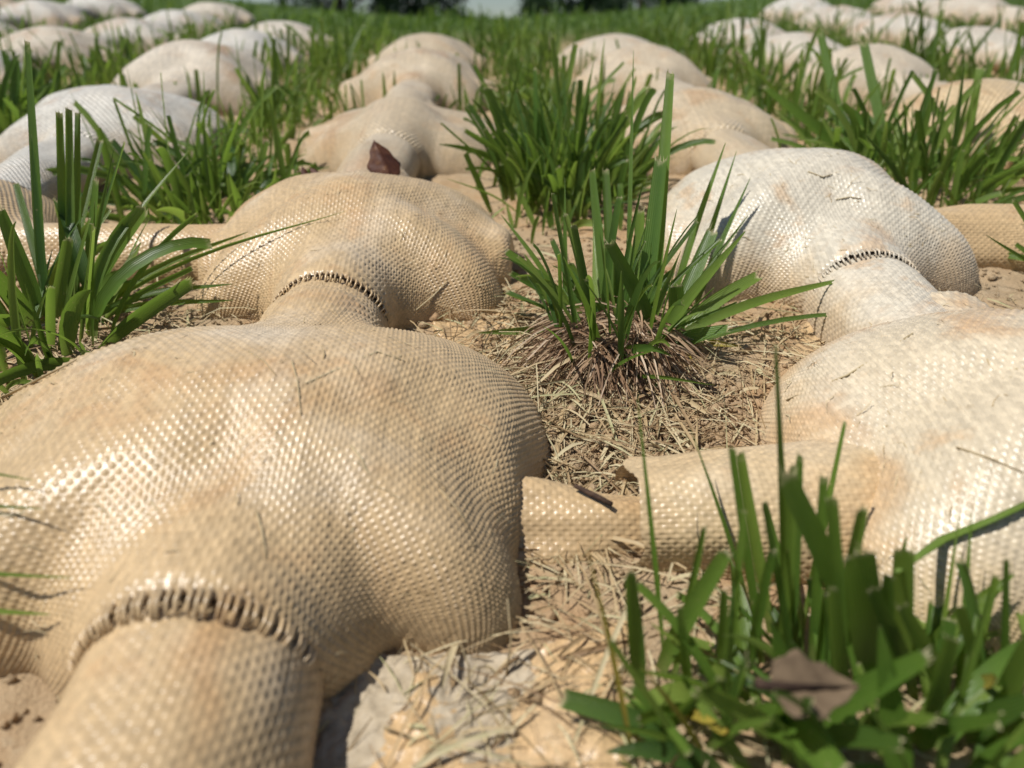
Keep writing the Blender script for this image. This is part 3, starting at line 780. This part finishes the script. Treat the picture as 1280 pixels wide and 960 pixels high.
# --- the rest of the sward, past counting
def strip_grass():
    P0s, P3s, ws = [], [], []
    X, D, L = [], [], []
    # clumps along the strips between the rows of pillows
    for gc in np.arange(-6.5, 8.5, 1.0):
        gx_ = X0 + gc * PX
        for d in np.arange(2.9, 15.5, .17):
            if gc in (-.5, .5, 1.5) and d < 3.1: continue
            near_cross = np.cos((d - D0 - .5 * PD) / PD * 2 * np.pi)     # 1 at a crossing
            amt = .35 + .75 * max(0, near_cross) * rng.uniform(.5, 1.5)
            k = int(rng.poisson((15 if d < 9 else 8) * amt))
            if k == 0: continue
            cx = gx_ + rng.normal(0, .07); hgt = (.30 + .14 * near_cross) * rng.uniform(.7, 1.3)
            if d > 6: hgt *= max(.30, 1 - (d - 6) * .13)
            X.append(cx + rng.normal(0, .11 + .05 * near_cross, k)); D.append(d + rng.normal(0, .1, k)); L.append(hgt * rng.uniform(.6, 1.25, k))
    # a little in the gaps across
    for r in range(2, 9):
        for c in range(-5, 7):
            k = int(rng.integers(20, 44)); x, d = pillow_xy(c, r + .5)
            X.append(x + rng.uniform(-.5, .5, k)); D.append(d + rng.normal(0, .07, k)); L.append(rng.uniform(.12, .36, k))
    # short undergrowth in the strips
    for gc in np.arange(-6.5, 8.5, 1.0):
        k = 650; d = rng.uniform(2.9, 13, k)
        X.append(X0 + gc * PX + rng.normal(0, .16, k)); D.append(d); L.append(rng.uniform(.06, .24, k) * np.clip(1.4 - d / 12, .4, 1))
    # closed sward over the crest
    k = 15000
    dd = 9.0 + 24 * rng.uniform(0, 1, k) ** 1.15
    X.append(rng.uniform(-1, 1, k) * (6 + dd * .62)); D.append(dd); L.append(rng.uniform(.05, .17, k) * np.clip(1.3 - (dd - 9) / 14, .5, 1))
    X = np.concatenate(X); D = np.concatenate(D); L = np.concatenate(L)
    n = len(X)
    P0 = W(X, D, surf(X, D) - .11)
    az = rng.uniform(0, 2 * np.pi, n); le = np.clip(np.abs(rng.normal(.35, .40, n)), 0, 1.4)
    L = L * S
    P3 = P0 + L[:, None] * np.stack([np.sin(le) * np.cos(az), np.sin(le) * np.sin(az), np.cos(le)], 1)
    w = rng.uniform(.010, .036, n) * S
    v, q, uv, rr = blades(P0, P3, w, rng.uniform(.1, .9, n), rand_faces(P0), rng.uniform(.25, 1, n), 4, rng.choice([.1, .75], n), .2)
    g = obj('grass', mesh_np('grass', v, q, M_GRASS, uv, rr))
    tag(g, 'green sward in strips between the far pillows and over the crest', 'grass', kind='stuff')
strip_grass()

# --- dry clippings
def litter():
    n = 6200
    pick = rng.uniform(0, 1, n)
    X = np.where(pick < .45, rng.normal(.25, .24, n), np.where(pick < .62, rng.normal(-1.25, .35, n), np.where(pick < .76, rng.normal(.15, .28, n), np.where(pick < .88, rng.normal(1.1, .45, n), rng.uniform(-1.6, 2.4, n)))))
    D = np.where(pick < .45, rng.normal(1.85, .34, n), np.where(pick < .62, rng.normal(2.0, .3, n), np.where(pick < .76, rng.uniform(.5, 1.5, n), np.where(pick < .88, rng.normal(2.1, .2, n), rng.uniform(.45, 4.6, n)))))
    a = rng.uniform(0, np.pi * 2, n); long_ = rng.uniform(0, 1, n)
    L = np.where(long_ < .12, rng.uniform(.16, .36, n), rng.uniform(.02, .13, n))
    dx, dd = np.cos(a) * L * .5, np.sin(a) * L * .5
    P0 = gw(X - dx, D - dd, .003) + np.array([0, 0, 1]) * (rng.uniform(0, .016, n) * S)[:, None]
    P3 = gw(X + dx, D + dd, .005) + np.array([0, 0, 1]) * (rng.uniform(0, .026, n) * S)[:, None]
    wd = np.where(rng.uniform(0, 1, n) < .12, rng.uniform(.008, .014, n), rng.uniform(.0014, .0060, n)) * S
    v, q, uv, rr = blades(P0, P3, wd, rng.uniform(0, .45, n), np.tile([0, -.4, 1.0], (n, 1)) + rng.normal(0, .4, (n, 3)), rng.uniform(0, 1, n), 4, .5, .25, twist=rng.normal(0, 1.2, n))
    g = obj('straw_litter', mesh_np('straw_litter', v, q, M_STRAW, uv, rr))
    tag(g, 'dry grass clippings strewn over the sandy ground', 'straw', kind='stuff')
litter()

# ------------------------------------------------------------------ soil crumbs
def crumbs():
    ico = np.array([(0, 0, 1), (.9, 0, .3), (.28, .85, .3), (-.72, .53, .3), (-.72, -.53, .3), (.28, -.85, .3), (0, 0, -.6)], float)
    fc = np.array([(0, 1, 2), (0, 2, 3), (0, 3, 4), (0, 4, 5), (0, 5, 1), (6, 2, 1), (6, 3, 2), (6, 4, 3), (6, 5, 4), (6, 1, 5)])
    n = 12000
    pk = rng.uniform(0, 1, n)
    X = np.where(pk < .5, rng.normal(.22, .2, n), rng.uniform(-1.6, 2.3, n)); D = np.where(pk < .5, rng.normal(1.75, .22, n), rng.uniform(.5, 3.4, n))
    r = rng.uniform(.003, .011, n) * np.where(rng.uniform(0, 1, n) < .05, 2.2, 1) * S
    P = gw(X, D, .002)
    v = P[:, None] + (ico[None] * rng.uniform(.6, 1.3, (n, 7, 1))) * r[:, None, None]
    t = (np.arange(n) * 7)[:, None, None] + fc[None]
    o = obj('soil_crumbs', mesh_np('soil_crumbs', v, np.zeros((0, 4), int), M_SOIL, tris=t.reshape(-1, 3), smooth=False))
    tag(o, 'loose orange soil crumbs scattered over the ground', 'soil', kind='stuff')
crumbs()

# ------------------------------------------------------------------ flat patches of the mat and dried mud
def patch(px, n_u, n_v, lift, seed, thick=.012):
    """a thin crust or sheet on the ground inside four picked corners (front left, front right, back right, back left)"""
    c = [on_ground(x, y, -.105)[:2] for x, y in px]
    u, v = np.meshgrid(np.linspace(0, 1, n_u), np.linspace(0, 1, n_v))
    X = (1 - v) * ((1 - u) * c[0][0] + u * c[1][0]) + v * ((1 - u) * c[3][0] + u * c[2][0])
    D = (1 - v) * ((1 - u) * c[0][1] + u * c[1][1]) + v * ((1 - u) * c[3][1] + u * c[2][1])
    edge = np.minimum(np.minimum(u, 1 - u), np.minimum(v, 1 - v))
    rag = edge + .10 * (vnoise(u * 7 + seed, v * 7, seed) - .5) + .06 * (vnoise(u * 21, v * 21 + seed, seed + 1) - .5)
    k = np.clip(rag / .10, 0, 1); k = k * k * (3 - 2 * k)
    return X, D, u, v, k
X, D, u, v, k = patch([(330, 985), (640, 985), (700, 800), (370, 810)], 90, 90, .0, 3)
N = ground_n(X, D) - .02 + k * (.024 + .003 * vnoise(X * 40, D * 40, 9) + .006 * vnoise(X * 90, D * 90, 10))
mud = obj('mud_crust', mesh_np('mud_crust', W(X, D, N), grid_quads(90, 90), M_MUD))
tag(mud, 'cracked pale grey crust of dried mud in front of the left foreground pillow', 'mud')

def web(label, px, seed, col):
    X, D, u, v, k = patch(px, 41, 33, 0, seed)
    base = surf(X, D) - .105
    N = ground_n(X, D) - .02 + k * (.021 + .020 * (vnoise(X * 7, D * 7, seed) - .35))
    p = W(X, D, N) / S
    f, uv = refine(p, 52, 40, 4, 4, .0050, seed)
    o = obj('fabric_web', mesh_np('fabric_web', f * S, grid_quads(f.shape[1], f.shape[0]), M_FAB, uv), color=col)
    tag(o, label, 'fabric sheet', 'flat webs of the mat')
web('flat tan fabric web on the ground at the bottom edge', [(430, 1010), (800, 1010), (800, 760), (500, 850)], 31, (.46, .31, .16, 1))
web('flat tan fabric web between the left pillows and the middle tuft', [(560, 455), (680, 470), (640, 395), (530, 395)], 32, (.46, .32, .17, 1))
web('flat tan fabric web between the middle tuft and the right pillows', [(960, 470), (1080, 455), (1090, 395), (1000, 400)], 33, (.46, .32, .17, 1))

# ------------------------------------------------------------------ dead leaves, twig, stray straws
def leaf(label, p, size, wid, up, across, curl, mat, name='dead_leaf', point=1.0):
    """a curled leaf blade with a midrib, base at p (slope frame)"""
    up = np.asarray(up, float); up /= np.linalg.norm(up); ac = np.asarray(across, float); ac -= up * (ac @ up); ac /= np.linalg.norm(ac)
    nr = np.cross(up, ac)
    m, n = 15, 17
    t, q = np.meshgrid(np.linspace(0, 1, m), np.linspace(-1, 1, n))
    prof = np.sin(np.pi * np.clip(t, 0, 1) ** .62) ** .8 * (1 - .25 * t) + .02
    prof = np.where(t > .97, .01, prof)
    prof = prof * (1 + .10 * np.sin(t * 19 + np.sign(q)) * (np.abs(q) > .9))
    x = q * wid * prof; y = t * size
    z = curl * (x / wid) ** 2 * wid + .25 * curl * size * t * t + .012 * size * np.sin(t * 24 + 5 * q) - .03 * size * np.exp(-(q * 6) ** 2)
    P = np.asarray(p) + y[..., None] * up + x[..., None] * ac + z[..., None] * nr
    Pw = S * (P @ TW.T)
    b = Pw[:, :1].mean(0)[0]
    root = obj(name, mesh_np(name, Pw - b, grid_quads(m, n), mat), None, b)
    mod = root.modifiers.new('thickness', 'SOLIDIFY'); mod.thickness = .0003
    st = [np.asarray(p) - up * size * .18 + ac * size * .03, np.asarray(p), np.asarray(p) + up * size * .9 - nr * size * .02 + nr * .25 * curl * size * .8]
    vv, qq, tt = tube(S * (np.array(st) @ TW.T) - b, [.0010, .0009, .0002], 5)
    obj('midrib', mesh_np('midrib', vv, qq, M_TWIG, tris=tt), root)
    tag(root, label, 'leaf')
    return root

bpy.context.view_layer.update()
zb = depth_of((X0, D0 + PD + .22, .1))
leaf('dark red dead leaf standing up behind the peak of the second tan pillow', at_depth(488, 224, zb), .165, .066, C_R * -.38 + C_U * .92 + C_F * .05, C_R * .95 + C_U * .35 + C_F * .35, .30, M_LEAF)
leaf('small dark curled leaf left of the red leaf', at_depth(405, 224, zb + .05), .075, .022, C_R * -.7 + C_U * .75, C_R * .6 + C_U * .5 + C_F * .5, 1.1, M_LEAF)
leaf('small reddish leaf scrap beside the dark curled leaf', at_depth(384, 226, zb + .08), .06, .018, C_R * -.3 + C_U * .9, C_R + C_F * .4, .5, M_LEAF)
leaf('brown dead leaf among the blurred blades of the lower right tuft', at_depth(965, 858, 1.02), .12, .045, C_R * .97 - C_U * .10 + C_F * .2, C_U * .75 + C_F * .65, .22, M_LEAFB, 'brown_leaf')

def stick(name, label, cat, pts, rads, mat, group=None, flat=1.0, n=6):
    w_ = S * (np.array(pts) @ TW.T); b = w_[0].copy()
    v, q, t = tube(w_ - b, np.array(rads) * S, n, flat)
    o = obj(name, mesh_np(name, v, q, mat, rnd=np.full(len(v), rng.uniform(.5, .8)), tris=t), None, b)
    return tag(o, label, cat, group)

h0, n0 = top_hit(716, 612); h1, n1 = top_hit(764, 640)
stick('twig', 'short dark twig lying across the dirty tube stub', 'twig', [h0 + n0 * .012, (h0 + h1) / 2 + n0 * .016, h1 + np.array([0, 0, .02])], [.0045, .006, .005], M_TWIG)

STRAWS = [  # foot px, tip px, depth change, radius, label
    ((383, 826), (369, 705), -.03, .0045, 'pale straw standing beside the arched seam of the left foreground pillow'),
    ((632, 842), (634, 748), -.03, .0040, 'short upright straw before the right foot of the left foreground pillow'),
    ((586, 862), (574, 800), -.02, .0035, 'shortest upright straw before the left foreground pillow'),
]
for (bx, by), (tx, ty), dz, rad, lab in STRAWS:
    g = on_ground(bx, by, -.105); g[2] = float(ground_n(g[0], g[1])); z = depth_of(g); tp = at_depth(tx, ty, z + dz)
    mid = (g + tp) / 2 + C_R * .008
    stick('straw', lab, 'straw', [g, mid, tp], [rad, rad * .9, rad * .5], M_STRAW, flat=.5)
LYING = [
    ([(505, 452), (470, 440), (380, 480)], .0022, 'thin pale fibre across the back of the left foreground pillow'),
    ([(365, 452), (372, 478), (376, 520)], .0020, 'short fibre hanging down the back of the left foreground pillow'),
    ([(440, 558), (452, 575), (462, 592)], .0026, 'tiny straw chip on the middle of the left foreground pillow'),
    ([(0, 500), (45, 478), (95, 452)], .0045, 'brown stalk lying on the left shoulder of the foreground pillow'),
    ([(548, 612), (575, 640), (590, 668)], .0020, 'short pale hair on the right side of the foreground pillow'),
    ([(310, 440), (330, 452), (345, 470)], .0020, 'pale fibre on the stained top of the foreground pillow'),
    ([(320, 640), (328, 665), (334, 700)], .0022, 'pale chip above the arched seam'),
    ([(520, 388), (540, 370), (560, 352)], .0032, 'straw on the front of the second tan pillow'),
    ([(1195, 560), (1240, 575), (1279, 590)], .0030, 'thin brown stalk on the right foreground pillow'),
    ([(1010, 215), (1028, 222), (1040, 218)], .0032, 'dark scrap of straw on top of the whitish pillow'),
    ([(1045, 250), (1062, 247), (1076, 249)], .0030, 'dark chip in the middle of the whitish pillow'),
    ([(985, 500), (1060, 470), (1140, 418)], .0040, 'long greenish stalk leaning on the back of the right foreground pillow'),
    ([(640, 455), (700, 432), (758, 412)], .0045, 'long reddish brown stalk left of the middle tuft'),
]
bpy.context.view_layer.update()
for pp, rad, lab in LYING:
    q = []
    for (x, y) in pp:
        h_, n_ = top_hit(x, y); q.append(h_ + n_ * (rad * .6 + .0012))
    stick('straw', lab, 'straw', q, [rad, rad, rad * .6], M_STRAW, flat=.6)
q = [top_hit(x, y)[0] + top_hit(x, y)[1] * .014 for x, y in ((1118, 706), (1180, 672), (1240, 646), (1300, 620))]
v_, q_, t_ = tube(S * (np.array(q) @ TW.T), np.array([.004, .009, .010, .009]) * S, 8, .3)
tag(obj('grass_clipping', mesh_np('grass_clipping', v_, q_, M_GRASS, np.full((len(v_), 2), .5), np.full(len(v_), .85), t_)), 'single cut grass blade lying on the right foreground pillow', 'grass clipping')

# ------------------------------------------------------------------ trees beyond the crest
def tree(label, X, Y, Z, height, spread, seed):
    r = np.random.default_rng(seed)
    root = bpy.data.objects.new('broadleaf_tree', None); C.objects.link(root); root.location = (X, Y, Z)
    tag(root, label, 'tree', 'trees beyond the crest')
    v, q, t = tube([(0, 0, 0), (.1, 0, height * .3), (.0, .1, height * .6), (.1, 0, height * .9)], [.35, .28, .18, .05], 9)
    obj('trunk', mesh_np('trunk', v, q, M_BARK, tris=t), root)
    for i in range(7):
        a = r.uniform(0, 6.28); z0 = height * r.uniform(.15, .6); ln = spread * r.uniform(.5, .9)
        v, q, t = tube([(0, 0, z0), (ln * .5 * math.cos(a), ln * .5 * math.sin(a), z0 + ln * .35), (ln * math.cos(a), ln * math.sin(a), z0 + ln * .55)], [.12, .08, .03], 6)
        obj('limb', mesh_np('limb', v, q, M_BARK, tris=t), root)
    n = 14000
    cl = r.normal(0, 1, (70, 3)); cl /= np.linalg.norm(cl, axis=1)[:, None]; cl *= r.uniform(.35, 1, (70, 1)) ** .5
    cc = cl[r.integers(0, 70, n)] * np.array([spread, spread, height * .47]) + r.normal(0, 1, (n, 3)) * np.array([.42, .42, .38]) * spread * .28
    cc[:, 2] += height * .52; cc[:, 2] = np.maximum(cc[:, 2], .1)
    d1 = r.normal(0, 1, (n, 3)); d1 /= np.linalg.norm(d1, axis=1)[:, None]; d2 = np.cross(d1, r.normal(0, 1, (n, 3))); d2 /= np.linalg.norm(d2, axis=1)[:, None]
    s_ = r.uniform(.10, .20, (n, 1))
    V = np.stack([cc - d1 * s_, cc + d2 * s_ * .55, cc + d1 * s_, cc - d2 * s_ * .55], 1)
    o = obj('crown', mesh_np('crown', V, np.arange(n * 4).reshape(-1, 4), M_CROWN, rnd=np.repeat(r.uniform(0, 1, n), 4), smooth=False), root)
def bearing(px, dist):
    r = TW @ ray(px, 10); r = r / np.hypot(r[0], r[1]); return CAMW[0] + r[0] * dist, CAMW[1] + r[1] * dist
for px, dist, hh, sp, lab, sd in ((520, 62, 11, 3.4, 'dark tree beyond the crest, left of the patch of sky', 1), (425, 58, 12, 4.5, 'dark tree beyond the crest, far left of the patch of sky', 2),
                                  (712, 60, 11, 2.9, 'dark tree beyond the crest, right of the patch of sky', 3), (800, 66, 13, 4.5, 'dark tree beyond the crest, far right of the patch of sky', 4)):
    x, y = bearing(px, dist); tree(lab, x, y, -2.45, hh, sp, sd)
